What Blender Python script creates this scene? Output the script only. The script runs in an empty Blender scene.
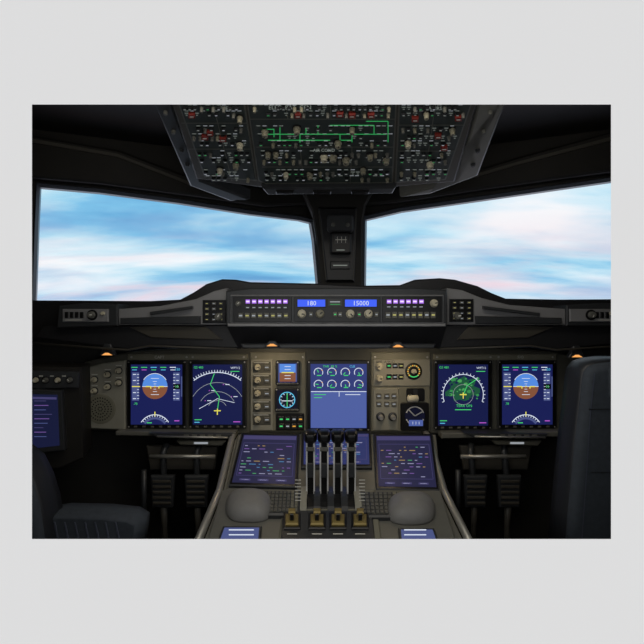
import bpy, math, random
from mathutils import Vector
from mathutils.geometry import tessellate_polygon
random.seed(7)
R = random.random
sc = bpy.context.scene
sc.view_settings.view_transform = 'Standard'
sc.view_settings.look = 'None'
EYE = Vector((0, 0, 1.25))

# ------------------------------------------------------------ materials
def lin(c):
    c = c / 255.0
    return c / 12.92 if c <= 0.04045 else ((c + 0.055) / 1.055) ** 2.4
def L(rgb): return (lin(rgb[0]), lin(rgb[1]), lin(rgb[2]), 1)
MATS = {}
def mat(name, rgb, rough=0.6, metal=0.0, emit=0.0, spec=0.3, noise=0.0, nscale=30):
    if name in MATS: return MATS[name]
    m = bpy.data.materials.new(name); m.use_nodes = True
    nt = m.node_tree; bs = nt.nodes['Principled BSDF']
    bs.inputs['Base Color'].default_value = L(rgb)
    bs.inputs['Roughness'].default_value = rough
    bs.inputs['Metallic'].default_value = metal
    bs.inputs['Specular IOR Level'].default_value = spec
    if emit:
        bs.inputs['Base Color'].default_value = (0.01, 0.01, 0.01, 1)
        bs.inputs['Emission Color'].default_value = L(rgb)
        bs.inputs['Emission Strength'].default_value = emit
    if noise:
        tc = nt.nodes.new('ShaderNodeTexCoord'); n = nt.nodes.new('ShaderNodeTexNoise')
        n.inputs['Scale'].default_value = nscale; n.inputs['Detail'].default_value = 5
        nt.links.new(tc.outputs['Object'], n.inputs['Vector'])
        r = nt.nodes.new('ShaderNodeMapRange')
        r.inputs['To Min'].default_value = 1 - noise; r.inputs['To Max'].default_value = 1 + noise
        nt.links.new(n.outputs['Fac'], r.inputs['Value'])
        mx = nt.nodes.new('ShaderNodeVectorMath'); mx.operation = 'SCALE'
        mx.inputs[0].default_value = L(rgb)[:3]
        nt.links.new(r.outputs['Result'], mx.inputs['Scale'])
        nt.links.new(mx.outputs['Vector'], bs.inputs['Base Color'])
    MATS[name] = m; return m

shell = mat('shell_dark', (38, 36, 33), .55, noise=.35, nscale=9)
shell2 = mat('shell_trim', (74, 71, 64), .45, noise=.2, nscale=12)
gasket = mat('window_gasket', (66, 70, 76), .3, spec=.7)  # bluish grey has the window light on the frame edges painted in
black = mat('black_plastic', (20, 20, 21), .35, spec=.5)
dgray = mat('dark_gray_plastic', (56, 58, 60), .38, spec=.5, noise=.15, nscale=40)
panelm = mat('panel_olive', (134, 132, 116), .5, noise=.16, nscale=25)
panel2 = mat('panel_olive_light', (160, 158, 144), .5, noise=.12, nscale=25)
panel3 = mat('panel_olive_dark', (92, 91, 82), .5, noise=.16, nscale=25)
pedm = mat('pedestal_gray', (116, 115, 107), .4, spec=.5, noise=.15, nscale=25)
glare = mat('glareshield_leather', (38, 38, 40), .42, spec=.6, noise=.25, nscale=60)
glare2 = mat('glareshield_shell', (140, 140, 141), .36, spec=.6, noise=.12, nscale=20)
ohm = mat('overhead_face', (56, 63, 60), .5, noise=.2, nscale=30)
ohf = mat('overhead_frame', (100, 101, 92), .5)
knobm = mat('knob_beige', (205, 198, 172), .45)
knobo = mat('knob_olive', (142, 138, 118), .45)
knobg = mat('knob_gray', (108, 108, 101), .45)
metal = mat('brushed_metal', (190, 188, 180), .35, metal=.6, noise=.1, nscale=50)
leverm = mat('lever_light_gray', (232, 232, 228), .3, spec=.7)
white = mat('marking_white', (225, 225, 215), .6)
redm = mat('guard_red', (135, 46, 37), .5)
goldm = mat('switch_gold', (150, 132, 78), .4, metal=.2)
rest = mat('palm_rest_rubber', (142, 141, 138), .45, noise=.12, nscale=50)
seatm = mat('seat_fabric', (70, 76, 83), .8, noise=.25, nscale=70)
seatd = mat('seat_shell', (42, 44, 48), .45, spec=.5)
seatb = mat('seat_stripe', (86, 91, 106), .8)
floorm = mat('carpet', (32, 31, 30), .95, noise=.4, nscale=120)
def em(name, rgb, s=1.0): return mat('lit_' + name, rgb, .4, emit=s, spec=.15)
eW = em('white', (215, 224, 240)); eG = em('green', (70, 205, 110)); eC = em('cyan', (90, 190, 230))
eM = em('magenta', (190, 90, 210)); eA = em('amber', (225, 160, 60)); eY = em('yellow', (230, 220, 90))
eSky = em('attitude_blue', (84, 138, 222)); eBr = em('attitude_brown', (132, 82, 58))
eTape = em('tape_gray', (74, 84, 132)); eNavy = em('screen_navy', (25, 31, 84)); eNavy2 = em('screen_nav', (21, 27, 72))
eEng = em('screen_engine', (48, 59, 118)); eEngL = em('screen_message', (78, 95, 160)); eMfd = em('screen_mfd', (36, 36, 66))
eMfd2 = em('screen_mfd_header', (66, 62, 104)); eLcd = em('lcd_blue', (60, 92, 235), 1.15); eV = em('violet', (160, 105, 220), 1.15)
eVw = em('violet_white', (235, 212, 255), 1.2); eDim = em('dim_white', (150, 155, 160)); eTer = em('terrain', (30, 84, 58))
eTer2 = em('terrain_bright', (74, 158, 86)); eOr = em('warm_lamp', (255, 175, 95), 1.0); eLap = em('screen_tablet', (22, 26, 56))
eDk = em('screen_black', (12, 14, 34)); eBlk = em('blk', (6, 6, 10)); eYG = em('key_amber', (185, 180, 110), .8)
eGd = em('dim_green', (56, 140, 78)); eOh = em('overhead_legend', (118, 124, 118)); eGo = em('synoptic_green', (44, 150, 80))
mW = em('mfd_white', (140, 140, 172)); mG = em('mfd_green', (70, 150, 95)); mC = em('mfd_cyan', (72, 120, 165)); mV = em('mfd_violet', (112, 82, 150)); mA = em('mfd_amber', (150, 124, 80))

# ------------------------------------------------------------ builder
class Surf:
    """flat mounting surface; u,v are image pixel coordinates, projected from the camera onto the plane"""
    def __init__(s, y, z, n):
        s.p = Vector((0, y, 1.25 + z)); s.n = Vector(n).normalized()
        s.t1 = Vector((1, 0, 0)); s.t1 = (s.t1 - s.n * s.t1.dot(s.n)).normalized(); s.t2 = s.n.cross(s.t1)
    def pt(s, u, v, h=0):
        d = Vector(((u - 322) / 480, 1, (322 - v) / 480))  # camera ray through the given image pixel
        return EYE + d * ((s.p - EYE).dot(s.n) / d.dot(s.n)) + s.n * h
def VS(y): return Surf(y, 0, (0, -1, 0))

def rect(a, b, c, d): return [(a, b), (c, b), (c, d), (a, d)]
def rrect(a, b, c, d, r, n=4):
    o = []
    for cx, cy, a0 in ((c - r, b + r, -90), (c - r, d - r, 0), (a + r, d - r, 90), (a + r, b + r, 180)):
        for i in range(n + 1):
            t = math.radians(a0 + 90 * i / n); o.append((cx + r * math.cos(t), cy + r * math.sin(t)))
    return o
def inset(poly, d):
    n = len(poly)
    A = sum(poly[i][0] * poly[(i + 1) % n][1] - poly[(i + 1) % n][0] * poly[i][1] for i in range(n))
    s = 1 if A > 0 else -1; out = []
    for i in range(n):
        p0, p, p1 = Vector(poly[i - 1]), Vector(poly[i]), Vector(poly[(i + 1) % n])
        a = (p - p0); b = (p1 - p)
        if a.length < 1e-6 or b.length < 1e-6: out.append(tuple(p)); continue
        a.normalize(); b.normalize()
        na = Vector((-a.y, a.x)) * s; nb = Vector((-b.y, b.x)) * s
        m = na + nb
        if m.length < .2: m = na
        else: m = m / max(.35, (m.dot(na)))
        out.append((p.x + m.x * d, p.y + m.y * d))
    return out

class B:
    def __init__(s, name, parent=None):
        s.name = name; s.v = []; s.f = []; s.fm = []; s.m = []; s.parent = parent; s.smooth = []
    def mi(s, m):
        if m not in s.m: s.m.append(m)
        return s.m.index(m)
    def face(s, pts, m, sm=False):
        k = len(s.v); s.v += [tuple(p) for p in pts]; s.f.append(list(range(k, k + len(pts))))
        s.fm.append(s.mi(m)); s.smooth.append(sm)
    def rings(s, rings, m, cap0=False, cap1=True, sm=False, capm=None):
        k = len(s.v); n = len(rings[0]); i_ = s.mi(m)
        for r in rings: s.v += [tuple(p) for p in r]
        for j in range(len(rings) - 1):
            for i in range(n):
                a = k + j * n + i; b = k + j * n + (i + 1) % n
                s.f.append([a, b, b + n, a + n]); s.fm.append(i_); s.smooth.append(sm)
        if cap1:
            s.f.append([k + (len(rings) - 1) * n + i for i in range(n)]); s.fm.append(s.mi(capm or m)); s.smooth.append(False)
        if cap0:
            s.f.append([k + i for i in range(n)][::-1]); s.fm.append(i_); s.smooth.append(False)
    def prism(s, S, poly, h0, h1, m, bev=0, capm=None):
        rs = [[S.pt(u, v, h0) for u, v in poly]]
        if bev:
            bm = bev * .0035
            rs.append([S.pt(u, v, h1 - min(bm, abs(h1 - h0) * .6)) for u, v in poly])
            rs.append([S.pt(u, v, h1) for u, v in inset(poly, bev)])
        else: rs.append([S.pt(u, v, h1) for u, v in poly])
        s.rings(rs, m, cap0=True, capm=capm)
    def pillow(s, S, poly, h0, h1, m, b, steps=6):
        rs = [[S.pt(u, v, h0) for u, v in poly]]
        for i in range(steps + 1):
            t = math.pi / 2 * i / steps
            rs.append([S.pt(u, v, h0 + (h1 - h0) * (.35 + .65 * math.sin(t))) for u, v in inset(poly, b * (1 - math.cos(t)))])
        s.rings(rs, m, cap0=True, sm=True)
    def flat(s, S, poly, h, m): s.face([S.pt(u, v, h) for u, v in poly], m)
    def knob(s, S, u, v, r, h, m, h0=0, n=18, tip=.8, mark=None):
        c = S.pt(u, v, h0); rm = r * (c.y) / 480
        def ring(rr, hh): return [c + S.n * hh + (S.t1 * math.cos(2 * math.pi * i / n) + S.t2 * math.sin(2 * math.pi * i / n)) * rr for i in range(n)]
        s.rings([ring(rm, 0), ring(rm, h * .3), ring(rm * tip, h * .4), ring(rm * tip, h * .9), ring(rm * tip * .85, h)], m, cap0=True)
        if mark:
            a = R() * 6.28; d = (S.t1 * math.cos(a) + S.t2 * math.sin(a)); e = S.n.cross(d) * rm * .13; q = c + S.n * (h + .0006)
            s.face([q - e, q + e, q + e + d * rm * .7, q - e + d * rm * .7], mark)
    def line(s, S, pts, w, m, h=0.002):
        for (a, b), (c, d) in zip(pts[:-1], pts[1:]):
            l = math.hypot(c - a, d - b) or 1; nx, ny = -(d - b) / l * w / 2, (c - a) / l * w / 2
            s.face([S.pt(a + nx, b + ny, h), S.pt(a - nx, b - ny, h), S.pt(c - nx, d - ny, h), S.pt(c + nx, d + ny, h)], m)
    def arc(s, S, u, v, r, a0, a1, w, m, h=.002, n=24):
        s.line(S, [(u + r * math.cos(math.radians(a0 + (a1 - a0) * i / n)), v - r * math.sin(math.radians(a0 + (a1 - a0) * i / n))) for i in range(n + 1)], w, m, h)
    def disc(s, S, u, v, r, m, h=.002, n=20):
        s.face([S.pt(u + r * math.cos(6.2832 * i / n), v - r * math.sin(6.2832 * i / n), h) for i in range(n)], m)
    def text(s, S, u, v, size, txt, m, h=.002):
        c = bpy.data.curves.new('t', 'FONT'); c.body = txt; c.resolution_u = 2; c.align_x = 'CENTER'
        o = bpy.data.objects.new('t', c); sc.collection.objects.link(o)
        me = bpy.data.meshes.new_from_object(o)
        for p in me.polygons:
            s.face([S.pt(u + me.vertices[i].co.x * size, v - (me.vertices[i].co.y - .35) * size, h) for i in p.vertices], m)
        bpy.data.objects.remove(o); bpy.data.meshes.remove(me); bpy.data.curves.remove(c)
    def box(s, x0, x1, y0, y1, z0, z1, m):
        a = [Vector((x, y, z0)) for x, y in ((x0, y0), (x1, y0), (x1, y1), (x0, y1))]
        s.rings([a, [p + Vector((0, 0, z1 - z0)) for p in a]], m, cap0=True)
    def tube(s, pts, r, m, n=10):
        rs = []
        for i, p in enumerate(pts):
            p = Vector(p); d = (Vector(pts[min(i + 1, len(pts) - 1)]) - Vector(pts[max(i - 1, 0)])).normalized()
            a = d.orthogonal().normalized(); b = d.cross(a); rr = r[i] if isinstance(r, (list, tuple)) else r
            rs.append([p + (a * math.cos(6.2832 * k / n) + b * math.sin(6.2832 * k / n)) * rr for k in range(n)])
        s.rings(rs, m, cap0=True, sm=True)
    def done(s):
        me = bpy.data.meshes.new(s.name); me.from_pydata(s.v, [], s.f)
        for m in s.m: me.materials.append(m)
        me.polygons.foreach_set('material_index', s.fm); me.polygons.foreach_set('use_smooth', s.smooth)
        me.update(); o = bpy.data.objects.new(s.name, me); sc.collection.objects.link(o)
        if s.parent: o.parent = s.parent
        return o

# ------------------------------------------------------------ world (sky outside; even grey behind, added to light the front wall)
w = bpy.data.worlds.new('sky'); sc.world = w; w.use_nodes = True
nt = w.node_tree; N = nt.nodes; LK = nt.links
bg = N['Background']
tc = N.new('ShaderNodeTexCoord'); sep = N.new('ShaderNodeSeparateXYZ'); LK.new(tc.outputs['Generated'], sep.inputs[0])
def math_(op, a, b=None, clamp=False):
    n = N.new('ShaderNodeMath'); n.operation = op; n.use_clamp = clamp
    for i, x in enumerate((a, b)):
        if x is None: continue
        if isinstance(x, (int, float)): n.inputs[i].default_value = x
        else: LK.new(x, n.inputs[i])
    return n.outputs[0]
zz = math_('ADD', math_('ABSOLUTE', sep.outputs['Z']), .20)
cu = math_('DIVIDE', sep.outputs['X'], zz); cv = math_('DIVIDE', sep.outputs['Y'], zz)
cb = N.new('ShaderNodeCombineXYZ'); LK.new(math_('MULTIPLY', cu, .42), cb.inputs[0]); LK.new(cv, cb.inputs[1])
def noise(scale, det, off, dist=.6, rot=.35, rough=.62):
    mp = N.new('ShaderNodeMapping'); mp.inputs['Location'].default_value = off; mp.inputs['Rotation'].default_value = (0, 0, rot)
    LK.new(cb.outputs[0], mp.inputs[0]); n = N.new('ShaderNodeTexNoise')
    n.inputs['Scale'].default_value = scale; n.inputs['Detail'].default_value = det; n.inputs['Roughness'].default_value = rough
    n.inputs['Distortion'].default_value = dist; LK.new(mp.outputs[0], n.inputs['Vector']); return n.outputs['Fac']
ramp = N.new('ShaderNodeValToRGB'); LK.new(noise(1.7, 8, (3.4, 1.7, 0), .25, .22, .52), ramp.inputs[0])
e = ramp.color_ramp.elements; e[0].position = .30; e[0].color = L((96, 164, 214)); e[1].position = .66; e[1].color = L((250, 252, 254))
for p, c in ((.40, (128, 196, 234)), (.46, (168, 218, 242)), (.53, (206, 236, 249)), (.60, (234, 246, 253))):
    x = e.new(p); x.color = L(c)
def mix(f, a, b):
    n = N.new('ShaderNodeMix'); n.data_type = 'RGBA'
    for k, x in ((0, f), (6, a), (7, b)):
        if isinstance(x, (int, float, tuple)): n.inputs[k].default_value = x
        else: LK.new(x, n.inputs[k])
    return n.outputs[2]
def mrange(v, a, b_, c, d):
    n = N.new('ShaderNodeMapRange'); LK.new(v, n.inputs['Value'])
    for i, x in enumerate((a, b_, c, d)): n.inputs[i + 1].default_value = x
    return n.outputs[0]
c1 = mix(mrange(noise(1.3, 6, (2, 14, 5), .4, .25, .5), .54, .70, 0, .6), ramp.outputs[0], L((132, 166, 212)))
pk = math_('MULTIPLY', mrange(noise(1.5, 6, (9, 4, 2), .4, .2, .5), .46, .60, 0, .85), mrange(sep.outputs['Z'], .20, .06, .15, 1))
c1 = mix(pk, c1, L((240, 212, 222)))
c2 = mix(mrange(sep.outputs['Z'], .10, .03, 0, .35), c1, L((236, 228, 244)))
bk = mrange(sep.outputs['Y'], .15, -.05, 0, 1)
c3 = mix(bk, c2, (.905, .906, .910, 1))
LK.new(c3, bg.inputs['Color']); bg.inputs['Strength'].default_value = 1.0

# ------------------------------------------------------------ front wall with viewing opening
wallm = mat('wall_paint', (231, 231, 231), .9, spec=.05, noise=.008, nscale=4)
def world_fill(b, outer, holes, m):
    loops = [outer] + holes; allp = [p for l in loops for p in l]
    for t in tessellate_polygon(loops): b.face([allp[i] for i in t], m)
b = B('wall_front')
k = .8 / 480
hx0, hx1, hz1, hz0 = (32 - 322) * k, (611 - 322) * k, 1.25 + (322 - 104.5) * k, 1.25 + (322 - 539) * k
def rz(x0, x1, z0, z1, y): return [Vector((x0, y, z0)), Vector((x1, y, z0)), Vector((x1, y, z1)), Vector((x0, y, z1))]
world_fill(b, rz(-1.6, 1.6, 0, 2.5, .8), [rz(hx0, hx1, hz0, hz1, .8)], wallm)
world_fill(b, rz(-1.6, 1.6, 0, 2.5, .83), [rz(hx0 - .03, hx1 + .03, hz0 - .03, hz1 + .03, .83)], shell)
b.rings([rz(hx0, hx1, hz0, hz1, .8), rz(hx0 - .03, hx1 + .03, hz0 - .03, hz1 + .03, .83)], wallm, cap1=False)
b.rings([rz(-1.6, 1.6, 0, 2.5, .8), rz(-1.6, 1.6, 0, 2.5, .83)], wallm, cap1=False)
b.done()
b = B('floor'); b.box(-1.6, 1.6, .83, 2.45, -.05, 0, floorm); b.done()
b = B('ceiling'); b.box(-1.6, 1.6, .83, 2.45, 2.03, 2.08, shell); b.done()
b = B('wall_left'); b.box(-1.6, -1.5, .83, 1.80, 0, 2.03, shell); b.done()
b = B('wall_right'); b.box(1.5, 1.6, .83, 1.80, 0, 2.03, shell); b.done()

# windshield walls (raked in plan, meeting at centre pillar)
SWL = Surf(2.4, 0, (.45, -1.15, 0)); SWR = Surf(2.4, 0, (-.45, -1.15, 0))
holeL = [(39, 186), (100, 191.5), (180, 202), (250, 213), (300, 219), (312, 222), (315, 240), (319, 284), (319, 300), (150, 312), (34, 312), (35, 290), (37, 230)]
holeR = [(364, 219), (400, 210.5), (480, 199), (560, 187.5), (640, 176), (640, 312), (480, 312), (363, 300)]
glassm = bpy.data.materials.new('windshield_glass'); glassm.use_nodes = True
g = glassm.node_tree; g.nodes.clear(); o_ = g.nodes.new('ShaderNodeOutputMaterial'); t_ = g.nodes.new('ShaderNodeBsdfTransparent'); gl = g.nodes.new('ShaderNodeBsdfGlossy'); mm = g.nodes.new('ShaderNodeMixShader')
gl.inputs['Roughness'].default_value = .3; mm.inputs[0].default_value = .012; t_.inputs[0].default_value = (.985, .99, 1, 1)
g.links.new(t_.outputs[0], mm.inputs[1]); g.links.new(gl.outputs[0], mm.inputs[2]); g.links.new(mm.outputs[0], o_.inputs[0])
def on(S, x, z):
    y = S.p.y - (x * S.n.x) / S.n.y
    return Vector((x, y, z))
for nm, S, hole, xs in (('wall_windshield_left', SWL, holeL, (-1.6, .06)), ('wall_windshield_right', SWR, holeR, (.06, 1.6))):
    b = B(nm)
    hp = [S.pt(u, v) for u, v in hole]
    out = [on(S, xs[0], 0), on(S, xs[1], 0), on(S, xs[1], 2.03), on(S, xs[0], 2.03)]
    world_fill(b, out, [hp], shell)
    world_fill(b, [p - S.n * .05 for p in out], [[p - S.n * .05 for p in hp]], shell)
    b.rings([hp, [p - S.n * .05 for p in hp]], shell, cap1=False)
    b.done()
for i, (S, hole) in enumerate(((SWL, holeL), (SWR, holeR))):
    b = B('window_%d' % (i + 1))
    b.flat(S, hole, -.03, glassm)
    inn = inset(hole, 1.2)
    a_ = [S.pt(u, v, .004) for u, v in inset(hole, -3.2)]; c_ = [S.pt(u, v, .014) for u, v in inset(hole, -1.6)]; d_ = [S.pt(u, v, .0) for u, v in inn]; e_ = [S.pt(u, v, -.03) for u, v in inn]
    b.rings([a_, c_, d_, e_], gasket, cap1=False)
    b.done()
b = B('trim_1')
b.prism(SWL, [(-20, 130), (120, 154), (200, 184), (318, 196), (318, 206), (262, 208), (200, 199), (100, 186), (-20, 176)], .0, .05, shell, 2)
b.prism(SWL, [(-20, 134), (118, 158), (196, 188), (196, 191), (118, 161), (-20, 138)], .05, .056, shell2)
b.done()
b = B('trim_2')
b.prism(SWR, [(358, 196), (440, 184), (520, 160), (660, 122), (660, 168), (560, 181), (480, 192), (400, 204), (358, 208)], .0, .05, shell, 2)
b.prism(SWR, [(440, 188), (520, 165), (660, 128), (660, 132), (520, 168), (440, 191)], .05, .056, shell2)
b.done()
# centre pillar
SP = VS(2.2)
b = B('windshield_center_post')
b.prism(SP, [(300, 186), (376, 186), (366, 205), (363, 222), (363, 300), (320, 300), (316, 240), (312, 212)], -.13, .0, shell, 2)
b.prism(SP, [(318, 208), (357, 208), (354, 282), (326, 282)], 0, .02, black, 2)
b.line(SP, [(319, 212), (326, 280)], 1, shell2, .0205); b.line(SP, [(356, 212), (353, 280)], 1, shell2, .0205)
b.done()
b = B('standby_compass')
b.prism(SP, rrect(327, 216, 353, 234, 4), .02, .05, dgray, 2)
b.prism(SP, rrect(330, 234, 351, 256, 3), .02, .06, black, 2)
b.knob(SP, 333, 227, 2.2, .012, knobg, .05); b.knob(SP, 347, 227, 2.2, .012, knobg, .05)
b.flat(SP, rect(334, 238, 347, 246), .0605, dgray); b.line(SP, [(335, 242), (346, 242)], .8, white, .061)
for x in (337, 341, 345): b.line(SP, [(x, 239), (x, 245)], .5, white, .061)
b.line(SP, [(336, 252), (344, 252)], .8, eOh, .061)
b.done()
b = B('post_placard'); b.prism(SP, rect(330, 262, 350, 270), .02, .025, dgray, 1); b.line(SP, [(333, 266), (347, 266)], 1, eOh, .0256); b.done()

# ------------------------------------------------------------ overhead panel
SO = Surf(1.75, .50, (0, -.113, -.4))
b = B('overhead_panel')
secL = [(176, 98), (244, 98), (257, 181), (204, 177)]
secC = [(246, 98), (397, 98), (393, 183), (266, 184), (258, 181)]
secR = [(399, 98), (474, 98), (446, 180), (395, 183)]
b.prism(SO, [(166, 90), (482, 90), (455, 184), (396, 189), (264, 190), (196, 181)], -.10, -.004, shell2, 2)
b.box(-.40, .46, 1.42, 1.70, 1.88, 2.03, shell)
for s_ in (secL, secC, secR):
    b.prism(SO, s_, -.01, .0, ohf, 0); b.prism(SO, inset(s_, 1.3), 0, .003, ohm, .5)
for pts in (((181, 122), (247, 122)), ((189, 148), (252, 148)), ((249, 118), (396, 118)), ((256, 146), (395, 146)), ((262, 166), (394, 166)),
            ((398, 124), (465, 124)), ((397, 150), (456, 150)), ((300, 146), (304, 183)), ((352, 146), (350, 183)), ((212, 98), (232, 180)), ((436, 98), (424, 181)), ((284, 98), (288, 118)), ((330, 98), (331, 118)), ((362, 98), (362, 118))):
    b.line(SO, pts, .8, ohf, .004)
def xr(v, sec):
    t = (v - 98) / 84.0
    if sec == 0: return 178 + t * 27, 243 + t * 13
    if sec == 1: return 249 + t * 15, 395 - t * 2
    return 400 - t * 3, 472 - t * 26
def button(b, S, u, v, s, m, h0=.003, cap=None, hh=.006): b.prism(S, rect(u - s, v - s * .8, u + s, v + s * .8), h0, h0 + hh, m, .4, capm=cap)
for sec in range(3):
    for v in (107, 113, 128, 136, 143, 153, 160, 172, 178):
        x0, x1 = xr(v, sec); u = x0 + 4
        while u < x1 - 3:
            q = R()
            if sec == 1 and 122 < v < 140 and q < .45: pass
            elif q < .20: b.knob(SO, u, v, 1.9, .016, knobg if R() < .6 else knobo, .003, mark=black, n=12)
            elif q < .62: button(b, SO, u, v, 2.0, black, cap=dgray); b.line(SO, [(u - 1.2, v), (u + 1.2, v)], .6, (eOh, eOh, eDim, eGd)[int(R() * 4)], .0096)
            elif q < .80: b.line(SO, [(u - 2, v - 1), (u + 2, v - 1)], .5, eOh, .0042); b.line(SO, [(u - 1, v + 1), (u + 1, v + 1)], .5, eOh, .0042)
            if R() < .5: b.line(SO, [(u - 2, v - 3.3), (u + 2, v - 3.3)], .5, eDim if R() < .5 else eOh, .0042)
            u += 5.0 + 2.0 * R()
for pts in (((265, 133), (386, 133)), ((280, 126), (280, 139), (330, 139)), ((318, 124), (318, 133)), ((352, 126), (352, 141)), ((300, 133), (300, 142)),
            ((366, 120), (388, 120), (388, 141)), ((262, 128), (274, 128), (274, 136)), ((330, 124), (374, 124)), ((306, 127), (306, 133)), ((340, 133), (340, 139), (352, 139)), ((374, 124), (374, 133)), ((268, 139), (280, 139))):
    b.line(SO, pts, .8, eGo, .0046)
for u, v in ((298, 113), (340, 112), (352, 113), (371, 113), (205, 135), (210, 131), (223, 137), (192, 113), (415, 117), (458, 116), (438, 134), (444, 146)):
    b.prism(SO, rect(u - 3.4, v - 2.4, u + 3.4, v + 2.4), .003, .013, redm, .8); b.line(SO, [(u - 2, v), (u + 2, v)], .6, eOh, .0136)
for u, v, r in ((265, 130, 3.6), (297, 127, 3.8), (338, 141, 3.8), (352, 127, 3), (268, 152, 3), (324, 155, 4), (333, 155, 4), (346, 158, 4), (363, 168, 3), (370, 154, 3.2), (240, 143, 3.6),
                (286, 172, 3), (310, 173, 3), (408, 141, 3.5), (430, 162, 3.8), (386, 158, 3.5), (236, 163, 3.4), (220, 168, 3), (452, 128, 3), (240, 116, 3), (276, 152, 3), (426, 112, 3)):
    b.knob(SO, u, v, r + 1.4, .003, black, .003); b.knob(SO, u, v, r, .02, knobm if R() < .4 else knobo, .005, mark=black)
b.text(SO, 290, 106, 6, 'ELEC  BAT  GEN', eOh, .0045); b.text(SO, 225, 107, 5, 'FUEL', eOh, .0045); b.text(SO, 435, 107, 5, 'ADIRS', eOh, .0045)
b.text(SO, 324, 149, 4.5, 'AIR COND', eOh, .0045)
b.prism(SO, [(262, 184), (396, 183), (392, 190), (268, 191)], -.02, .018, dgray, 1.2)
for u in (285, 322, 360): b.prism(SO, rect(u - 9, 185.5, u + 9, 188.5), .018, .026, black, .8)
b.done()
for nm, poly in (('overhead_support_bracket', [(146, 92), (165, 92), (200, 183), (250, 203), (230, 205), (190, 190)]),
                 ('overhead_support_bracket', [(484, 92), (512, 92), (478, 180), (430, 198), (400, 200), (456, 184)])):
    b = B(nm); b.prism(SO, poly, -.06, -.012, pedm if poly[0][0] > 300 else dgray, 2)  # right bracket gets lighter grey, its lit look put into the colour
    for t in (.25, .45, .65, .8):
        u = (poly[0][0] * .5 + poly[1][0] * .5) * (1 - t) + t * ((poly[2][0] + poly[5][0]) / 2); v = 92 + (186 - 92) * t
        b.knob(SO, u, v, 2.4, .010, knobg if t < .5 else dgray, -.012)
    b.done()

# ------------------------------------------------------------ glareshield
SC = VS(1.85)
b = B('glareshield')
b.prism(SC, [(-60, 300), (75, 300.5), (150, 301), (180, 299.5), (194, 292), (206, 284), (222, 279), (236, 279.5), (250, 282), (319, 283.5), (363, 285.5), (400, 285), (415, 279.5), (440, 278), (455, 279.5), (478, 286), (492, 293), (506, 298.5), (560, 299.5), (700, 298.5), (700, 340), (-60, 340)], -.12, 0, glare, 1.5)
SG = VS(1.70); SGw = VS(1.76)
b.prism(SG, [(226, 291), (250, 288), (420, 288), (447, 290), (447, 326), (226, 326)], -.15, 0, dgray, 1.2)
def q3(u, v, y): return VS(y).pt(u, v)
b.face([q3(226, 325, 1.70), q3(447, 325, 1.70), q3(440, 348, 1.78), q3(238, 348, 1.78)], glare)
b.face([q3(238, 348, 1.78), q3(440, 348, 1.78), q3(440, 345, 1.92), q3(238, 345, 1.92)], glare)
for i in range(9):
    u = 252 + i * 20
    b.prism(VS(1.74), rect(u, 333, u + 12, 336.5), -.03, .002, black, .4)
b.prism(VS(1.70), rect(228, 323.5, 445, 326.5), 0, .01, glare2, .6)  # lighter rim strip, painted highlight for reflections along the edge
b.prism(VS(1.72), [(240, 344), (436, 344), (434, 348.5), (243, 348.5)], -.04, .0, dgray, 1)
b.prism(SGw, [(118, 309), (160, 306), (196, 299), (214, 291), (227, 288), (227, 325), (118, 325)], -.10, 0, glare2, 1.2)
b.prism(SGw, [(447, 288), (462, 290), (482, 298), (510, 305), (566, 309), (566, 325), (447, 325)], -.10, 0, glare2, 1.2)
b.prism(VS(1.745), [(120, 318), (200, 316), (200, 324), (120, 324)], -.02, .0, dgray, .8)
b.prism(VS(1.745), [(476, 316), (562, 318), (562, 324), (476, 324)], -.02, .0, dgray, .8)
b.prism(SGw, [(60, 306), (84, 303), (119, 304), (119, 326), (58, 328)], -.10, .012, dgray, 1.2)
b.prism(SGw, [(565, 305), (600, 303), (660, 303), (660, 327), (565, 326)], -.10, .012, dgray, 1.2)
b.prism(SGw, [(40, 326), (228, 325), (240, 349), (150, 346), (128, 350), (30, 338)], -.12, -.02, glare, 1.2)
b.prism(SGw, [(445, 325), (670, 326), (670, 340), (556, 350), (530, 346), (438, 349)], -.12, -.02, glare, 1.2)
b.prism(SGw, [(128, 327), (160, 325.5), (205, 327), (222, 340), (150, 338)], -.05, -.012, shell2, .8)
b.prism(SGw, [(470, 327), (520, 325.5), (556, 327), (530, 338), (458, 340)], -.05, -.012, shell2, .8)
b.prism(VS(1.74), [(150, 312), (192, 306), (192, 309), (150, 315)], -.02, .002, dgray, .4)
b.prism(VS(1.74), [(484, 306), (540, 313), (540, 316), (484, 309)], -.02, .002, dgray, .4)
b.tube([SGw.pt(30, 343, .0), SGw.pt(128, 350, 0), SGw.pt(150, 346, 0), SGw.pt(236, 349, 0)], .004, shell2, 8)
b.tube([SGw.pt(440, 349, .0), SGw.pt(530, 346, 0), SGw.pt(556, 350, 0), SGw.pt(670, 343, 0)], .004, shell2, 8)
b.done()

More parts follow.
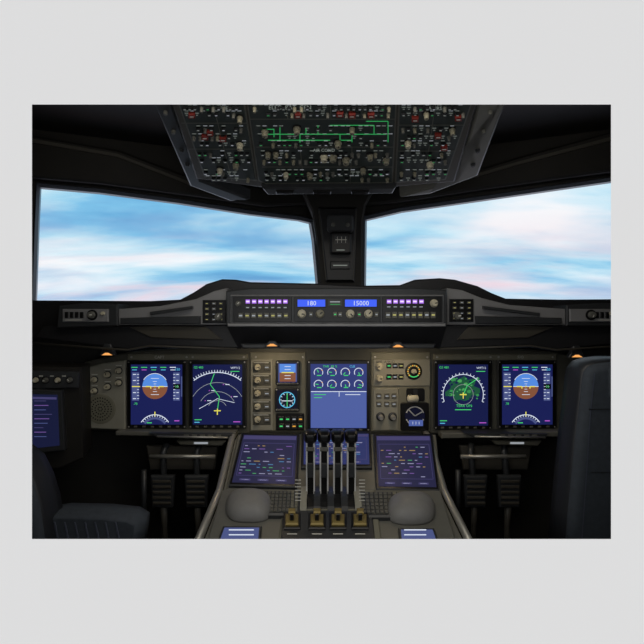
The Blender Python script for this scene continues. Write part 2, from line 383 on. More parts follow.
def efis(name, x0, x1, y0, y1, S, flip):
    b = B(name); b.prism(S, rect(x0, y0, x1, y1), 0, .008, dgray, .8, capm=black)
    w_ = x1 - x0
    for r_ in range(4):
        for c_ in range(3):
            u = x0 + w_ * (.2 + .3 * c_); v = y0 + (y1 - y0) * (.16 + .23 * r_)
            b.prism(S, rect(u - 1.9, v - 1.3, u + 1.9, v + 1.3), .008, .012, knobg if (r_ + c_) % 3 else dgray, .3)
            b.line(S, [(u - 1.1, v), (u + 1.1, v)], .5, eDim if c_ % 2 else eYG, .0126)
    b.knob(S, x0 + w_ * (.3 if flip else .7), y0 + (y1 - y0) * .74, 4, .02, knobg, .008, mark=white)
    b.done()
efis('efis_control_panel', 203, 226, 300, 323, SGw, False)
efis('efis_control_panel', 449, 473, 299, 322, SGw, True)
for x, fl in ((63, 0), (569, 1)):
    b = B('map_light_panel'); S = VS(1.748)
    b.prism(S, rect(x, 309, x + 46, 322), 0, .006, glare2, .8)
    b.knob(S, x + 30 - 9 * fl, 315, 5.4, .003, black, .006); b.knob(S, x + 30 - 9 * fl, 315, 3.6, .018, knobg, .008, mark=white)
    for i in range(4): b.prism(S, rect(x + 3 + i * 5 + 22 * fl, 312, x + 6.5 + i * 5 + 22 * fl, 318), .006, .010, black, .4)
    b.line(S, [(x + 3 + 22 * fl, 320), (x + 20 + 22 * fl, 320)], .6, white, .0066)
    b.knob(S, x + 41, 313.5, 2, .012, knobm, .006)
    b.done()
# autopilot control unit
SF = VS(1.70)
b = B('autopilot_control_panel')
b.prism(SF, rect(231, 295, 443, 323), 0, .010, glare2, .8, capm=dgray)
def sub(x0, x1): b.prism(SF, rect(x0, 297, x1, 322), .010, .012, black, .4)
sub(234, 292); sub(294, 380); sub(382, 441)
H = .012
for i in range(7):
    u = 246 + i * 6.2
    b.prism(SF, rect(u, 299.5, u + 5, 304), H, H + .002, dgray, .3); b.flat(SF, rect(u + .3, 299.8, u + 4.7, 303.7), H + .0024, eV); b.line(SF, [(u + .8, 301.7), (u + 4, 301.7)], 1.6, eVw, H + .0028)
    b.prism(SF, rect(u, 306, u + 4.6, 309.5), H, H + .003, dgray, .3); b.line(SF, [(u + .8, 307.7), (u + 3.8, 307.7)], .8, eDim, H + .0036)
for i in range(8):
    u = 239 + i * 6.4
    b.prism(SF, rect(u, 313, u + 4.8, 318.5), H, H + .004, knobg, .4); b.line(SF, [(u + .8, 315.7), (u + 4, 315.7)], 1.4, eYG if i % 2 else eDim, H + .0046)
b.knob(SF, 239, 304, 3, .015, knobg, H, mark=white)
for x0, x1, t in ((297, 326, '180'), (344, 377, '15000')):
    b.prism(SF, rect(x0, 299, x1, 307.5), H, H + .003, dgray, .4); b.flat(SF, rect(x0 + .8, 299.8, x1 - .8, 306.8), H + .0034, eLcd)
    b.text(SF, (x0 + x1) / 2, 303.3, 6.5, t, eW, H + .004)
b.flat(SF, rect(328, 299.5, 342, 306), H + .001, dgray); b.line(SF, [(330, 302), (340, 302)], 1, eDim, H + .002); b.line(SF, [(330, 304.5), (340, 304.5)], .8, eGd, H + .002)
for u in (302, 320, 350, 368): b.knob(SF, u, 314, 5.4, .004, black, H); b.knob(SF, u, 314, 4.3, .026, knobm if u != 320 else knobo, H, mark=black)
for u in (311, 335, 340, 359, 376): b.prism(SF, rect(u - 2, 312, u + 2, 317), H, H + .004, knobg, .4); b.line(SF, [(u - 1, 314.5), (u + 1, 314.5)], 1, eG if u in (335, 359) else eDim, H + .0046)
for i in range(6):
    u = 386 + i * 6.4
    b.prism(SF, rect(u, 299.5, u + 5.2, 304), H, H + .002, dgray, .3); b.flat(SF, rect(u + .3, 299.8, u + 4.9, 303.7), H + .0024, eV); b.line(SF, [(u + .8, 301.7), (u + 4.2, 301.7)], 1.6, eVw, H + .0028)
    b.line(SF, [(u + .6, 307), (u + 4, 307)], .8, eDim, H + .0012)
for i in range(8):
    u = 385 + i * 6.4
    b.prism(SF, rect(u, 312, u + 5, 318.5), H, H + .004, knobg, .4); b.line(SF, [(u + .8, 315), (u + 4, 315)], 1.6, eYG if i % 3 else eDim, H + .0046)
b.knob(SF, 433, 303.5, 4, .02, knobm, H, mark=black)
b.done()
for u, v, y in ((272, 345, 1.70), (398, 346, 1.70), (107, 354, 1.77), (577, 356, 1.77)):
    b = B('reading_lamp'); S = VS(y)
    b.prism(S, [(u - 8, v + 1.5), (u - 3, v - (4 if y < 1.75 else 10)), (u + 3, v - (4 if y < 1.75 else 10)), (u + 8, v + 1.5)], -.02, .0, dgray, .8)
    b.flat(S, [(u - 5.5, v + 1.2), (u - 1.6, v - 1.2), (u + 1.6, v - 1.2), (u + 5.5, v + 1.2)], .001, eOr)
    b.done()

# ------------------------------------------------------------ main instrument panel
SM = VS(1.92)
b = B('main_instrument_panel')
b.prism(SM, [(84, 362), (128, 352), (240, 344), (440, 344), (556, 352), (600, 362), (600, 432), (440, 434), (232, 434), (84, 430)], -.06, 0, panel3, 1.5)
b.prism(SM, [(250, 352), (306, 352), (306, 431), (250, 431)], 0, .006, panelm, .8)
b.prism(SM, [(371, 352), (430, 352), (430, 431), (371, 431)], 0, .006, panelm, .8)
b.prism(SM, rect(128, 354, 248, 360), 0, .006, panelm, .8)
b.prism(SM, rect(433, 354, 556, 360), 0, .006, panelm, .8)
for u in (132, 187, 193, 244, 256, 303, 375, 427, 437, 490, 498, 552): b.knob(SM, u, 357, 1.1, .002, metal, .006, n=8)
b.prism(SM, [(122, 428), (238, 429), (238, 434), (122, 432)], 0, .06, pedm, .8)
b.prism(SM, [(438, 430), (560, 428), (560, 433), (438, 435)], 0, .06, pedm, .8)
b.text(SM, 160, 357, 4, 'CAPT', white, .0066); b.text(SM, 520, 357, 4, 'F/O', white, .0066)
b.done()
b = B('loudspeaker_panel')
b.prism(SM, [(86, 368), (104, 363), (127, 360), (127, 429), (84, 427)], 0, .02, panel2, 1)
b.knob(SM, 103, 408, 15, .004, panelm, .02, n=36, tip=.95)
for r_ in (2, 5, 8, 11):
    for i in range(max(6, int(r_ * 2.6))):
        t = 6.2832 * i / max(6, int(r_ * 2.6)); b.disc(SM, 103 + r_ * math.cos(t), 408 + r_ * math.sin(t), .75, black, .0246, 8)
for u, v in ((97, 379), (110, 374), (121, 370), (97, 390), (110, 386), (121, 382)):
    b.knob(SM, u, v, 3.8, .003, dgray, .02); b.knob(SM, u, v, 2.8, .018, knobm, .022, mark=black)
    b.line(SM, [(u - 3, v - 5), (u + 3, v - 5)], .7, white, .021)
b.done()

def bezel(name, S, x0, y0, x1, y1, scr, t=4.2, poly=None, h=.014):
    b = B(name); P = poly or rrect(x0, y0, x1, y1, 2, 2)
    b.prism(S, P, .001, h, dgray, .9, capm=black)
    b.flat(S, inset(poly, t) if poly else rect(x0 + t, y0 + t, x1 - t, y1 - t), h + .0006, scr)
    if not poly:
        for u, v in ((x0 + 2, y0 + 2), (x1 - 2, y0 + 2), (x0 + 2, y1 - 2), (x1 - 2, y1 - 2)): b.knob(S, u, v, .8, .001, metal, h, n=8)
        for i in range(6):
            u = x0 + (x1 - x0) * (.15 + .14 * i); b.prism(S, rect(u - 1.6, y1 - 3, u + 1.6, y1 - 1.2), h, h + .002, knobg, .3)
    return b, h + .0012
def pfd(x0, y0, x1, y1):
    b, h = bezel('flight_display', SM, x0, y0, x1, y1, eNavy)
    cx, cy = (x0 + x1) / 2 - 1.5, y0 + 26
    for i in range(5):
        u = x0 + 8 + i * 9.5
        b.line(SM, [(u - 3, y0 + 7), (u + 3, y0 + 7)], .8, (eG, eG, eC, eG, eW)[i], h); b.line(SM, [(u - 2.4, y0 + 9.5), (u + 2.4, y0 + 9.5)], .7, (eC, eM, eG, eC, eW)[i], h)
    R0 = 12.5
    up = [(cx + R0 * math.cos(math.radians(a)) * (1.0), cy - R0 * math.sin(math.radians(a))) for a in range(0, 181, 12)]
    lo = [(cx + R0 * math.cos(math.radians(a)), cy - R0 * math.sin(math.radians(a))) for a in range(180, 361, 12)]
    b.flat(SM, up, h, eSky); b.flat(SM, lo, h, eBr)
    h2 = h + .0006
    b.line(SM, [(cx - R0, cy), (cx + R0, cy)], .6, eW, h2)
    for k_, w_ in ((-8, 4), (-5, 2), (-2.6, 1.3), (2.6, 1.3), (5, 2), (8, 4)): b.line(SM, [(cx - w_, cy + k_), (cx + w_, cy + k_)], .5, eW, h2)
    b.line(SM, [(cx - 9, cy), (cx - 4, cy), (cx - 4, cy + 2)], 1.1, eY, h2 + .0004); b.line(SM, [(cx + 9, cy), (cx + 4, cy), (cx + 4, cy + 2)], 1.1, eY, h2 + .0004)
    b.disc(SM, cx, cy, .8, eY, h2 + .0004, 8)
    b.arc(SM, cx, cy, R0 + .4, 30, 150, .6, eW, h2)
    b.flat(SM, rect(x0 + 5.5, cy - 14, x0 + 12.5, cy + 14), h, eTape); b.flat(SM, rect(x1 - 13, cy - 14, x1 - 6.5, cy + 14), h, eTape)
    for i in range(9):
        v = cy - 12 + i * 3
        b.line(SM, [(x0 + 10.5, v), (x0 + 12.5, v)], .5, eW, h2); b.line(SM, [(x1 - 13, v), (x1 - 11, v)], .5, eW, h2)
        if i % 2 == 0: b.line(SM, [(x0 + 6.5, v), (x0 + 9.5, v)], .8, eW, h2); b.line(SM, [(x1 - 10, v), (x1 - 7.5, v)], .8, eW, h2)
    b.line(SM, [(x0 + 5.5, cy), (x0 + 13.5, cy)], 1, eY, h2 + .0004)
    b.flat(SM, rect(x1 - 13, cy - 2.5, x1 - 6, cy + 2.5), h2, eBlk); b.text(SM, x1 - 9.5, cy, 3.6, '15', eG, h2 + .0006)
    b.line(SM, [(x1 - 4.8, cy - 10), (x1 - 4.8, cy + 10)], 1.2, eTape, h)
    b.text(SM, x1 - 9, cy - 17, 3.6, '150', eC, h); b.text(SM, x0 + 9, cy + 17, 3.2, '.78', eG, h)
    c2 = y1 + 2
    b.arc(SM, cx, c2, 16, 32, 148, .8, eW, h); b.arc(SM, cx, c2, 12.6, 36, 144, 2.2, eTape, h)
    for a in range(40, 141, 10): b.line(SM, [(cx + 16 * math.cos(math.radians(a)), c2 - 16 * math.sin(math.radians(a))), (cx + 14 * math.cos(math.radians(a)), c2 - 14 * math.sin(math.radians(a)))], .6, eW, h2)
    b.line(SM, [(cx, c2 - 19), (cx, c2 - 14)], 1.0, eY, h2); b.line(SM, [(cx - 8, y1 - 6), (cx - 3, y1 - 6)], .9, eG, h2); b.line(SM, [(x1 - 12, y1 - 8), (x1 - 7, y1 - 8)], .9, eM, h2)
    b.done()
pfd(128, 360, 187.5, 428); pfd(496.5, 360, 555, 428)

def nav(x0, y0, x1, y1, terrain):
    b, h = bezel('navigation_display', SM, x0, y0, x1, y1, eNavy2)
    cx, cy = (x0 + x1) / 2, y0 + 50; h2 = h + .0008
    if terrain:
        cy = y0 + 34
        pts = []
        for i in range(22):
            a = 6.2832 * i / 22; r_ = 11 + 8 * R(); pts.append((cx - 1 + r_ * math.cos(a) * 1.05, cy - 6 + r_ * math.sin(a) * .75))
        b.flat(SM, pts, h, eTer)
        for j in range(44):
            u = cx - 15 + 30 * R(); v = cy - 16 + 20 * R(); r_ = .7 + 1.9 * R()
            b.face([SM.pt(u + r_ * (.6 + .6 * R()) * math.cos(6.28 * i / 7), v + r_ * .7 * math.sin(6.28 * i / 7), h + .0002 + j * .00001) for i in range(7)], (eTer2, eTer, eNavy2, eGd)[int(R() * 4)])
        b.arc(SM, cx, cy, 20, -20, 200, .7, eW, h2, 36)
        for a in range(-20, 201, 10): b.line(SM, [(cx + 20 * math.cos(math.radians(a)), cy - 20 * math.sin(math.radians(a))), (cx + 22 * math.cos(math.radians(a)), cy - 22 * math.sin(math.radians(a)))], .6, eW, h2)
        b.line(SM, [(cx, cy), (cx + 4, cy - 9), (cx + 13, cy - 15)], .8, eG, h2 + .0004)
        b.text(SM, cx + 1, cy + 11, 3.8, 'TERR ON', eG, h2); b.arc(SM, cx, cy, 10, 0, 360, .4, eDim, h2)
        b.line(SM, [(cx - 8, cy + 15), (cx + 8, cy + 15)], .8, eG, h2)
    else:
        for r_, w_ in ((38, .8), (28, .45), (19, .45), (10, .45)): b.arc(SM, cx, cy, r_, 52 if r_ > 30 else 30, 128 if r_ > 30 else 150, w_, eW if r_ > 30 else eDim, h2)
        for a in range(54, 128, 4): b.line(SM, [(cx + 38 * math.cos(math.radians(a)), cy - 38 * math.sin(math.radians(a))), (cx + (40.5 if a % 8 else 42) * math.cos(math.radians(a)), cy - (40.5 if a % 8 else 42) * math.sin(math.radians(a)))], .6, eW, h2)
        for q in ((-12, 10), (-8, 20), (6, 26), (14, 14)): b.text(SM, cx + q[0], cy - q[1], 3, '+', eM, h2); b.line(SM, [(cx + q[0] + 2, cy - q[1]), (cx + q[0] + 6, cy - q[1])], .7, eW, h2)
        b.line(SM, [(cx, cy), (cx + 2, cy - 14), (cx - 7, cy - 26), (cx - 3, cy - 37)], .7, eG, h2 + .0004)
        b.line(SM, [(cx - 18, cy - 2), (cx, cy - 12), (cx + 17, cy - 8)], .5, eW, h2)
    b.line(SM, [(cx - 3.4, cy), (cx + 3.4, cy)], 1.0, eY, h2 + .0006); b.line(SM, [(cx, cy - 2), (cx, cy + 4)], 1.0, eY, h2 + .0006)
    b.text(SM, x0 + 10, y0 + 7, 3.2, 'GS 480', eG, h); b.text(SM, x1 - 11, y0 + 7.5, 3.0, 'WPT12', eW, h); b.line(SM, [(x1 - 16, y0 + 11), (x1 - 7, y0 + 11)], .7, eG, h)
    b.line(SM, [(x0 + 6, y1 - 9), (x0 + 13, y1 - 9)], .8, eG, h); b.line(SM, [(x0 + 6, y1 - 6.5), (x0 + 11, y1 - 6.5)], .8, eC, h); b.line(SM, [(x1 - 13, y1 - 7), (x1 - 6, y1 - 7)], .8, eM, h)
    b.done()
nav(189.5, 360, 247, 428, False); nav(433, 360, 491, 429, True)

b, h = bezel('engine_display', SM, 307, 360, 370, 431, eEng, 3.6)
for r_, v in enumerate((372, 384)):
    for i in range(4):
        u = 318.5 + i * 13.3
        b.arc(SM, u, v, 4.3, -30, 210, .7, eW, h + .0004, 14); b.line(SM, [(u, v), (u + 3 * math.cos(2 + i + r_), v - 3 * math.sin(2 + i + r_))], .8, eG, h + .0004)
        b.line(SM, [(u - 1.5, v + 3), (u + 3, v + 3)], .9, eG, h + .0004)
        b.disc(SM, u + 3.6, v - 2, .6, eA, h + .0005, 6)
b.text(SM, 330, 366, 3.2, 'THR  85 %', eG, h); b.text(SM, 352, 366, 3.2, 'CLB', eC, h)
b.flat(SM, rect(311, 391, 366, 427), h, eEngL)
b.line(SM, [(311, 391), (366, 391)], .7, eW, h + .0004); b.line(SM, [(339, 391), (339, 396)], .6, eW, h + .0004)
b.line(SM, [(314, 394), (326, 394)], .7, eG, h + .0004); b.line(SM, [(314, 397), (322, 397)], .7, eG, h + .0004); b.line(SM, [(345, 394), (360, 394)], .7, eW, h + .0004)
b.done()

b, h = bezel('standby_attitude_indicator', SM, 276, 360, 300, 385, eNavy, 2.6, h=.02)
b.flat(SM, rect(280, 363.5, 296, 372), h, eSky); b.flat(SM, rect(280, 372, 296, 381), h, eBr)
for v in (366, 369, 375, 378): b.line(SM, [(285, v), (291, v)], .6, eW, h + .0005)
b.line(SM, [(282, 372), (294, 372)], 1.0, eY, h + .0006); b.line(SM, [(279.5, 363), (279.5, 381)], 1.2, eTape, h + .0005); b.line(SM, [(296.5, 363), (296.5, 381)], 1.2, eTape, h + .0005)
b.done()
b, h = bezel('standby_navigation_indicator', SM, 275, 387, 300, 411, eDk, 2.6, h=.02)
b.arc(SM, 287.5, 399, 7.6, 0, 360, .9, eC, h + .0004); b.line(SM, [(287.5, 392), (287.5, 406)], .8, eG, h + .0005); b.line(SM, [(282, 400), (293, 400)], .8, eW, h + .0005)
for a in range(0, 360, 30): b.line(SM, [(287.5 + 5.5 * math.cos(math.radians(a)), 399 + 5.5 * math.sin(math.radians(a))), (287.5 + 7 * math.cos(math.radians(a)), 399 + 7 * math.sin(math.radians(a)))], .6, eW, h + .0005)
b.done()
b = B('display_switching_panel'); h = .006
b.prism(SM, rect(251, 359, 273, 430), h, h + .004, panel2, .6)
for v in (367, 380, 393, 406, 419):
    b.prism(SM, rect(253, v - 5.5, 271, v + 5.5), h + .004, h + .005, panel3, .3)
    b.knob(SM, 258, v, 3.2, .018, knobm, h + .005, mark=black); b.prism(SM, rect(264.5, v - 2.5, 270, v + 2.5), h + .005, h + .010, knobg, .5)
    b.line(SM, [(265.5, v), (269, v)], .9, eDim, h + .0106); b.line(SM, [(254, v - 4.6), (269, v - 4.6)], .6, white, h + .0056)
b.done()
b = B('gear_indicator_panel')
b.prism(SM, rect(276, 413, 304, 430), .006, .012, black, .8)
for i in range(4):
    for j in range(2):
        u = 279 + i * 6.4; v = 416 + j * 7
        b.prism(SM, rect(u, v, u + 4.8, v + 5), .012, .014, dgray, .3); b.line(SM, [(u + 1, v + 2.5), (u + 4, v + 2.5)], 1.3, (eG, eG, eDim, eA)[(i + j) % 4], .0146)
b.done()
b = B('autobrake_panel')
b.prism(SM, rect(373, 359, 430, 386), .006, .011, panel2, .8); b.prism(SM, rect(373, 388, 398, 430), .006, .011, panel2, .8)
b.knob(SM, 413, 371, 8.5, .004, black, .011, n=30, tip=.94)
for a in range(-40, 221, 20): b.disc(SM, 413 + 5.8 * math.cos(math.radians(a)), 371 - 5.8 * math.sin(math.radians(a)), .8, eA if a % 40 else eYG, .0156, 8)
b.arc(SM, 413, 371, 5.6, 225, 315, 1, eG, .0156); b.knob(SM, 413, 371, 2.6, .02, knobm, .0152, mark=black)
for u, v in ((379, 366), (379, 378)): b.knob(SM, u, v, 3.6, .018, knobm, .011, mark=black)
for i in range(3):
    for j in range(2): b.prism(SM, rect(386 + i * 6, 363 + j * 11, 391 + i * 6, 368 + j * 11), .011, .015, black, .4); b.line(SM, [(387 + i * 6, 365.5 + j * 11), (390 + i * 6, 365.5 + j * 11)], 1.2, (eG, eDim, eYG)[i], .0156)
for v in (393, 401):
    for u in (376, 384, 391): b.prism(SM, rect(u, v, u + 5, v + 5), .011, .015, knobg, .4); b.line(SM, [(u + 1, v + 2.5), (u + 4, v + 2.5)], .9, eDim, .0156)
b.text(SM, 385, 361.5, 3.4, 'BRK  A/SKID', black, .0116)
b.knob(SM, 380, 416, 4.4, .012, dgray, .011); b.knob(SM, 380, 416, 2.6, .03, metal, .02); b.knob(SM, 392, 416, 4.4, .012, dgray, .011); b.knob(SM, 392, 416, 2.6, .03, metal, .02)
b.done()
b = B('brake_pressure_gauge')
b.prism(SM, rrect(400, 402, 428, 430, 2), .006, .018, black, .8)
b.disc(SM, 414, 415, 10, eDk, .0186, 28); b.arc(SM, 414, 415, 9, 20, 160, 1.2, white, .019); b.arc(SM, 414, 415, 9, 200, 340, 1.2, white, .019)
b.line(SM, [(414, 415), (408, 409)], 1.2, white, .0194); b.line(SM, [(414, 415), (421, 411)], 1.2, white, .0194)
b.flat(SM, rect(408, 419, 422, 425), .0192, eEngL); b.text(SM, 415, 422, 4, '1 1 1', eW, .0196)
b.done()
b = B('landing_gear_lever')
b.prism(SM, rrect(406, 388, 424, 401, 2), .006, .012, black, .5); b.prism(SM, rect(413, 389, 417, 400), .012, .013, dgray)
p = SM.pt(410, 395, .012); b.tube([p, p + Vector((0, -.05, -.005))], .006, metal); q = p + Vector((0, -.05, -.005))
b.tube([q + Vector((-.022, 0, 0)), q + Vector((-.018, 0, 0)), q + Vector((.018, 0, 0)), q + Vector((.022, 0, 0))], [.006, .014, .014, .006], knobm, 16)
b.done()

for x0, x1 in ((128, 232), (444, 548)):
    b = B('fold_out_tray'); S = VS(1.84)
    b.prism(S, [(x0 + 20, 433), (x1, 434), (x1 - 2, 439), (x0 + 30, 438)], -.12, 0, dgray, .8)
    b.prism(S, [(x0 + 48, 441), (x1 - 6, 441), (x1 - 10, 446), (x0 + 52, 445)], -.10, 0, panel3, .8)
    b.tube([S.pt(x0 + 30, 436, .01), S.pt(x1 - 4, 437, .01)], .004, metal, 8)
    for i in range(5): b.prism(S, rect(x0 + 56 + i * 8, 434.5, x0 + 61 + i * 8, 437.5), 0, .004, knobg, .4)
    b.flat(S, rect(x0 + 66, 442, x0 + 80, 444), .001, eDim)
    b.done()

# ------------------------------------------------------------ side consoles
SS = Surf(1.66, 0, (.30, -1, 0)); SS.p = Vector((-1.0, 1.66, 1.25))
b = B('side_console'); b.prism(SS, [(0, 366), (80, 368), (82, 460), (60, 470), (0, 476)], -.2, -.02, shell, 1.5)
b.prism(SS, [(20, 371), (79, 372), (78, 388), (20, 389)], -.02, .0, dgray, .8)
for u in (36, 46, 58, 70): b.knob(SS, u, 380, 3.8, .003, black, 0); b.knob(SS, u, 380, 2.6, .02, knobm if u in (58, 36) else knobg, 0, mark=white)
for u in (41, 52, 64): b.line(SS, [(u - 2, 376), (u + 2, 376)], .8, white, .001)
b.box(-1.49, -1.15, 1.1, 1.78, 0, .72, shell)
b.done()
b = B('side_console'); b.box(1.15, 1.49, 1.1, 1.78, 0, .72, shell); b.box(1.17, 1.47, 1.3, 1.7, .72, .735, dgray)
b.done()
b = B('tablet_computer')
b.prism(SS, [(14, 388), (63, 390), (66, 449), (14, 455)], -.019, .02, dgray, 1)
b.flat(SS, [(18, 393), (59, 394), (61, 444), (18, 449)], .0206, eLap)
for i in range(9):
    v = 400 + i * 4.4; b.line(SS, [(36, v), (44 + 10 * R(), v)], .7, (eMfd2, mV, eTape)[i % 3], .0212)
b.line(SS, [(33, 397), (58, 397.5)], 2.2, eMfd2, .0212)
b.done()

# ------------------------------------------------------------ pedestal
S1 = Surf(1.85, -.443, (0, -.124, .23)); S2 = Surf(1.62, -.567, (0, -.043, .27))
b = B('center_pedestal')
X0, X1 = -.335, .40
prof = [(1.93, .80), (1.85, 1.25 - .455), (1.62, 1.25 - .579), (1.10, 1.25 - .662), (1.08, .50), (1.14, 0), (1.93, 0)]
b.rings([[Vector((X0, y, z)) for y, z in prof], [Vector((X1, y, z)) for y, z in prof]], pedm, cap0=True, capm=pedm)
b.prism(S2, [(285, 492), (375, 492), (384, 560), (276, 560)], -.012, .012, panelm, 1.5)
b.prism(S2, [(222, 490), (286, 490), (280, 560), (202, 560)], -.012, .006, pedm, 1.5)
b.prism(S2, [(374, 490), (440, 490), (462, 560), (382, 560)], -.012, .006, pedm, 1.5)
b.prism(S1, [(238, 434), (436, 434), (442, 491), (226, 490)], -.012, .0, pedm, 1)
b.tube([Vector((X0 - .012, y, z + .01)) for y, z in prof[:4]], .012, metal, 10)
b.tube([Vector((X1 + .012, y, z + .01)) for y, z in prof[:4]], .012, metal, 10)
b.done()
def mfd(poly, scr, seed, t_=2.6):
    random.seed(seed)
    b, h = bezel('multifunction_display', S1, 0, 0, 0, 0, scr, t_, poly, .014)
    (ax, ay), (bx, by), (cx, cy), (dx, dy) = inset(poly, t_ + .8)
    def M(s, t): return ((ax + (bx - ax) * s) * (1 - t) + (dx + (cx - dx) * s) * t, (ay + (by - ay) * s) * (1 - t) + (dy + (cy - dy) * s) * t)
    def ln(s0, s1, t, w, m): b.line(S1, [M(s0, t), M(s1, t)], w, m, h + .0004)
    b.flat(S1, [M(0, .0), M(1, .0), M(1, .08), M(0, .08)], h, eMfd2)
    b.line(S1, [M(.03, .16), M(.97, .16), M(.97, .86), M(.03, .86), M(.03, .16)], .5, eMfd2, h + .0003)
    for i in range(10):
        t = .22 + i * .066; s = .06
        while s < .88:
            l = .03 + .09 * R()
            if R() < .6: ln(s, min(s + l, .93), t, .8, (mW, mG, mW, mC, mV, mA)[int(R() * 6)])
            s += l + .05
    for i in range(3): b.line(S1, [M(.1 + .3 * i, .95), M(.28 + .3 * i, .95)], 2, eMfd2, h + .0004); ln(.13 + .3 * i, .25 + .3 * i, .95, .7, mW)
    b.done()
mfd([(242, 435), (300, 436), (297, 490), (229, 488)], eMfd, 3)
mfd([(373, 436), (432, 436), (439, 493), (376, 492)], eMfd, 5)
mfd([(301.5, 434), (371, 434), (372, 470), (301, 470)], em('screen_system', (44, 51, 98)), 9)
random.seed(21)
# thrust quadrant
b = B('thrust_lever_quadrant')
def arcprof(x0, x1, m, rr, cy=1.56, cz=.635, a0=8, a1=172):
    pr_ = [(cy - rr * math.cos(math.radians(a0 + (a1 - a0) * i / 14)), cz + rr * .62 * math.sin(math.radians(a0 + (a1 - a0) * i / 14))) for i in range(15)]
    b.rings([[Vector((x0, y, z)) for y, z in pr_], [Vector((x1, y, z)) for y, z in pr_]], m, cap0=True)
for i in range(5):
    xc = (303.5 + i * 13.6 - 322) / 480 * 1.5
    arcprof(xc - .010, xc + .010, panel2 if i in (0, 4) else dgray, .115)
arcprof(-.065, .125, black, .100)
for i in range(4):
    u = 310.5 + i * 13.6; xc = (u - 322) / 480 * 1.55
    base = Vector((xc, 1.56, .68)); top = Vector((xc, 1.55, .862))
    for dx, m_ in ((-.012, leverm), (.012, leverm), (0, black)):  # near-white side strips paint in the highlights of the metal shafts
        wdt = .0024 if dx else .0095
        rs = [[Vector((xc + dx + sx * wdt, y + sy * .014, z)) for sx, sy in ((-1, -1), (1, -1), (1, 1), (-1, 1))] for y, z in ((base.y, base.z), (top.y, top.z))]
        b.rings(rs, m_, cap0=True)
    S = VS(1.55)
    b.pillow(S, rrect(u - 6.6, 431, u + 6.6, 443, 3.5), -.03, .028, black, 4)
    b.prism(S, rect(u - 3.4, 433.5, u + 3.4, 435.5), .0275, .029, dgray, .3)
    b.prism(S, rect(u - 4, 446, u + 4, 450), .0, .018, knobg, .6)
    b.prism(S, rect(u - 3, 462, u + 3, 476), .0, .019, dgray, .6)
for i in range(7):
    for x in (298, 362): b.line(VS(1.44), [(x - 3, 480 + i * 3.4), (x + 3, 480 + i * 3.4)], .9, white, .0)
b.done()
def kb(x0, y0, x1, y1, sk):
    b = B('keyboard_unit'); P = [(x0 - sk, y0), (x1 - sk * .3, y0), (x1, y1), (x0, y1)]
    b.prism(S2, P, .007, .022, dgray, 1.2)
    n_, m_ = 9, 6
    for i in range(n_):
        for j in range(m_):
            s0, t0 = (i + .15) / n_ * .9 + .05, (j + .15) / m_ * .86 + .07; s1, t1 = (i + .85) / n_ * .9 + .05, (j + .85) / m_ * .86 + .07
            def M(s, t):
                a = P[0][0] + (P[1][0] - P[0][0]) * s, P[3][0] + (P[2][0] - P[3][0]) * s
                return (a[0] * (1 - t) + a[1] * t, y0 + (y1 - y0) * t)
            b.prism(S2, [M(s0, t0), M(s1, t0), M(s1, t1), M(s0, t1)], .022, .027, knobg if (i < 7) else panelm, .15)
    b.done()
kb(259, 496, 300, 521, -3); kb(360, 497, 404, 523, 3)
for cx, cy, a, bb in ((249, 511, 23, 14), (411, 514, 24, 13.5)):
    b = B('cursor_control_palm_rest')
    P = [(cx + a * (abs(math.cos(t)) ** .7) * (1 if math.cos(t) > 0 else -1), cy + bb * (abs(math.sin(t)) ** .7) * (1 if math.sin(t) > 0 else -1)) for t in [6.28318 * i / 36 for i in range(36)]]
    rs = [[S2.pt(u, v, .007) for u, v in P]]
    for i in range(9):
        t = math.pi / 2 * i / 8; k_ = 1 if i == 0 else 1 - (1 - math.cos(t)) * .88
        rs.append([S2.pt(cx + (u - cx) * k_, cy + (v - cy) * k_, .012 + .045 * math.sin(t)) for u, v in P])
    b.rings(rs, rest, cap0=True, sm=True)
    b.done()
b = B('engine_master_switch_panel')
b.prism(S2, [(283, 515), (372, 515), (376, 556), (280, 556)], .0125, .018, dgray, 1)
for u in (292, 317, 338, 360):
    b.prism(S2, rect(u - 8.5, 519, u + 8.5, 536), .018, .024, black, .8)
    b.prism(S2, rect(u - 6.5, 523, u + 6.5, 534), .024, .032, goldm, 1)
    b.prism(S2, rect(u - 1.8, 527, u + 1.8, 531), .032, .052, black, .5)
    b.prism(S2, rect(u - 3.6, 525, u + 3.6, 530), .046, .056, goldm, .8)
    b.line(S2, [(u - 5, 540), (u + 5, 540)], 1, white, .0186); b.line(S2, [(u - 3, 517), (u + 3, 517)], .7, eDim, .0186)
b.done()
for P in ([(223, 531), (262, 531), (260, 556), (214, 556)], [(398, 533), (434, 533), (442, 556), (400, 556)]):
    b = B('radio_management_panel'); b.prism(S2, P, .007, .018, dgray, 1); b.flat(S2, inset(P, 2.5), .0186, eTape)
    for i in range(3): v = 536 + i * 5; b.line(S2, [(P[0][0] + 6, v), (P[1][0] - 8, v)], 1.2, eW, .019)
    b.done()

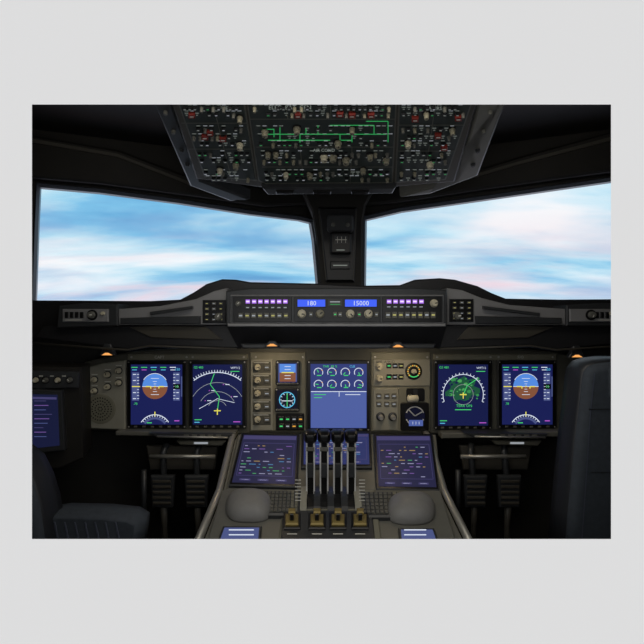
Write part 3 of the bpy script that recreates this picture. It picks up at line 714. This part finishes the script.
# ------------------------------------------------------------ rudder pedals
for cx in (178, 492):
    b = B('rudder_pedals'); S = VS(1.82)
    b.prism(VS(1.88), [(cx - 32, 446), (cx + 40, 446), (cx + 36, 470), (cx - 28, 470)], -.02, 0, shell2, 1)
    for dx in (-16, 18):
        u = cx + dx
        P = [(u - 12, 476), (u + 12, 476), (u + 10, 508), (u - 10, 508)]
        b.prism(S, P, -.02, 0, dgray, 1.5)
        for i in range(5): b.prism(S, rect(u - 9, 480 + i * 5.4, u + 9, 482.6 + i * 5.4), 0, .006, shell2, .5)
        b.tube([S.pt(u, 490, -.02), S.pt(u - 2, 455, -.04), S.pt(u, 448, -.06)], .012, dgray, 10)
        b.tube([S.pt(u, 506, -.02), S.pt(u, 530, -.03), S.pt(u + 1, 580, -.03)], [.014, .01, .016], shell2, 10)
    b.tube([S.pt(cx - 30, 458, -.02), S.pt(cx + 36, 458, -.02)], .008, metal, 8)
    b.tube([S.pt(cx - 34, 470, .0), S.pt(cx - 34, 520, .0)], .01, dgray, 8)
    b.box(S.pt(cx - 34, 400).x, S.pt(cx + 36, 400).x, 1.76, 1.9, 0, .12, shell)
    b.done()

# ------------------------------------------------------------ seats
def seat(P, S, th, cush):
    b = B('pilot_seat')
    b.pillow(S, P, -th, .0, seatd, 5)
    b.pillow(S, inset(P, 4), -.01, .02, seatm, 9)
    cush(b)
    b.done()
SR = VS(1.25)
PR = [(578, 380), (580, 370), (586, 363), (596, 359.5), (610, 358), (700, 358), (716, 362), (724, 372), (728, 390), (734, 470), (740, 560), (560, 560), (564, 510), (571, 440), (576, 400)]
def cr(b):
    x0, x1 = SR.pt(570, 500).x, SR.pt(728, 500).x
    b.box(x0 + .02, x1 - .02, 1.28, 1.5, .42, .54, seatm)
    b.box(x0 + .1, x1 - .1, 1.32, 1.5, .0, .42, seatd)
    b.pillow(SR, rrect(604, 362, 698, 400, 8), .012, .035, seatm, 6)
    b.line(SR, [(584, 408), (722, 408)], 1.2, seatd, .0215); b.line(SR, [(586, 470), (726, 470)], 1.0, seatd, .0215)
    b.line(SR, [(590, 372), (586, 410), (580, 500), (576, 556)], 1.0, seatb, .0215)
seat(PR, SR, .07, cr)
SLs = VS(1.25)
PL = [(-110, 452), (-80, 444), (-10, 444), (12, 450), (27, 462), (37, 482), (44, 505), (49, 540), (51, 570), (-110, 570)]
def cl(b):
    S = VS(1.30)
    b.pillow(S, [(30, 516), (60, 511), (104, 512), (132, 515), (142, 521), (141, 534), (136, 560), (30, 560)], -.06, .02, seatm, 5)
    for i in range(7): b.prism(S, [(58 + i * 10, 519), (59.5 + i * 10, 519), (64 + i * 10, 540), (62 + i * 10, 540)], .019, .0215, seatb, .2)
    b.box(-.95, -.52, 1.30, 1.40, .42, .60, seatm); b.box(-.9, -.6, 1.30, 1.45, 0, .42, seatd)
    b.prism(SLs, [(14, 462), (24, 472), (36, 503), (33, 503), (21, 476), (12, 466)], .0195, .0225, seatb)
seat(PL, SLs, .08, cl)

# ------------------------------------------------------------ lights
def area(name, loc, tgt, sx, sy, e, col=(1, .93, .82)):
    l = bpy.data.lights.new(name, 'AREA'); l.shape = 'RECTANGLE'; l.size = sx; l.size_y = sy; l.energy = e; l.color = col
    o = bpy.data.objects.new(name, l); sc.collection.objects.link(o); o.location = loc
    o.rotation_euler = (Vector(tgt) - Vector(loc)).to_track_quat('-Z', 'Y').to_euler()
area('added_fill_light', (0, 1.0, 1.98), (0, 1.8, .8), 1.2, .2, 3.4)  # added fill lamp under the ceiling, brightens panels and pedestal
for x in (272, 398):
    p = q3(x, 350, 1.76); area('reading_lamp_glow', p, p + Vector((0, .1, -.3)), .05, .03, .2, (1, .78, .5))
cam = bpy.data.cameras.new('camera'); co = bpy.data.objects.new('camera', cam); sc.collection.objects.link(co)
co.location = EYE; co.rotation_euler = (math.radians(90), 0, 0)
cam.sensor_width = 36; cam.lens = 480 / 644 * 36; cam.clip_start = .01
sc.camera = co
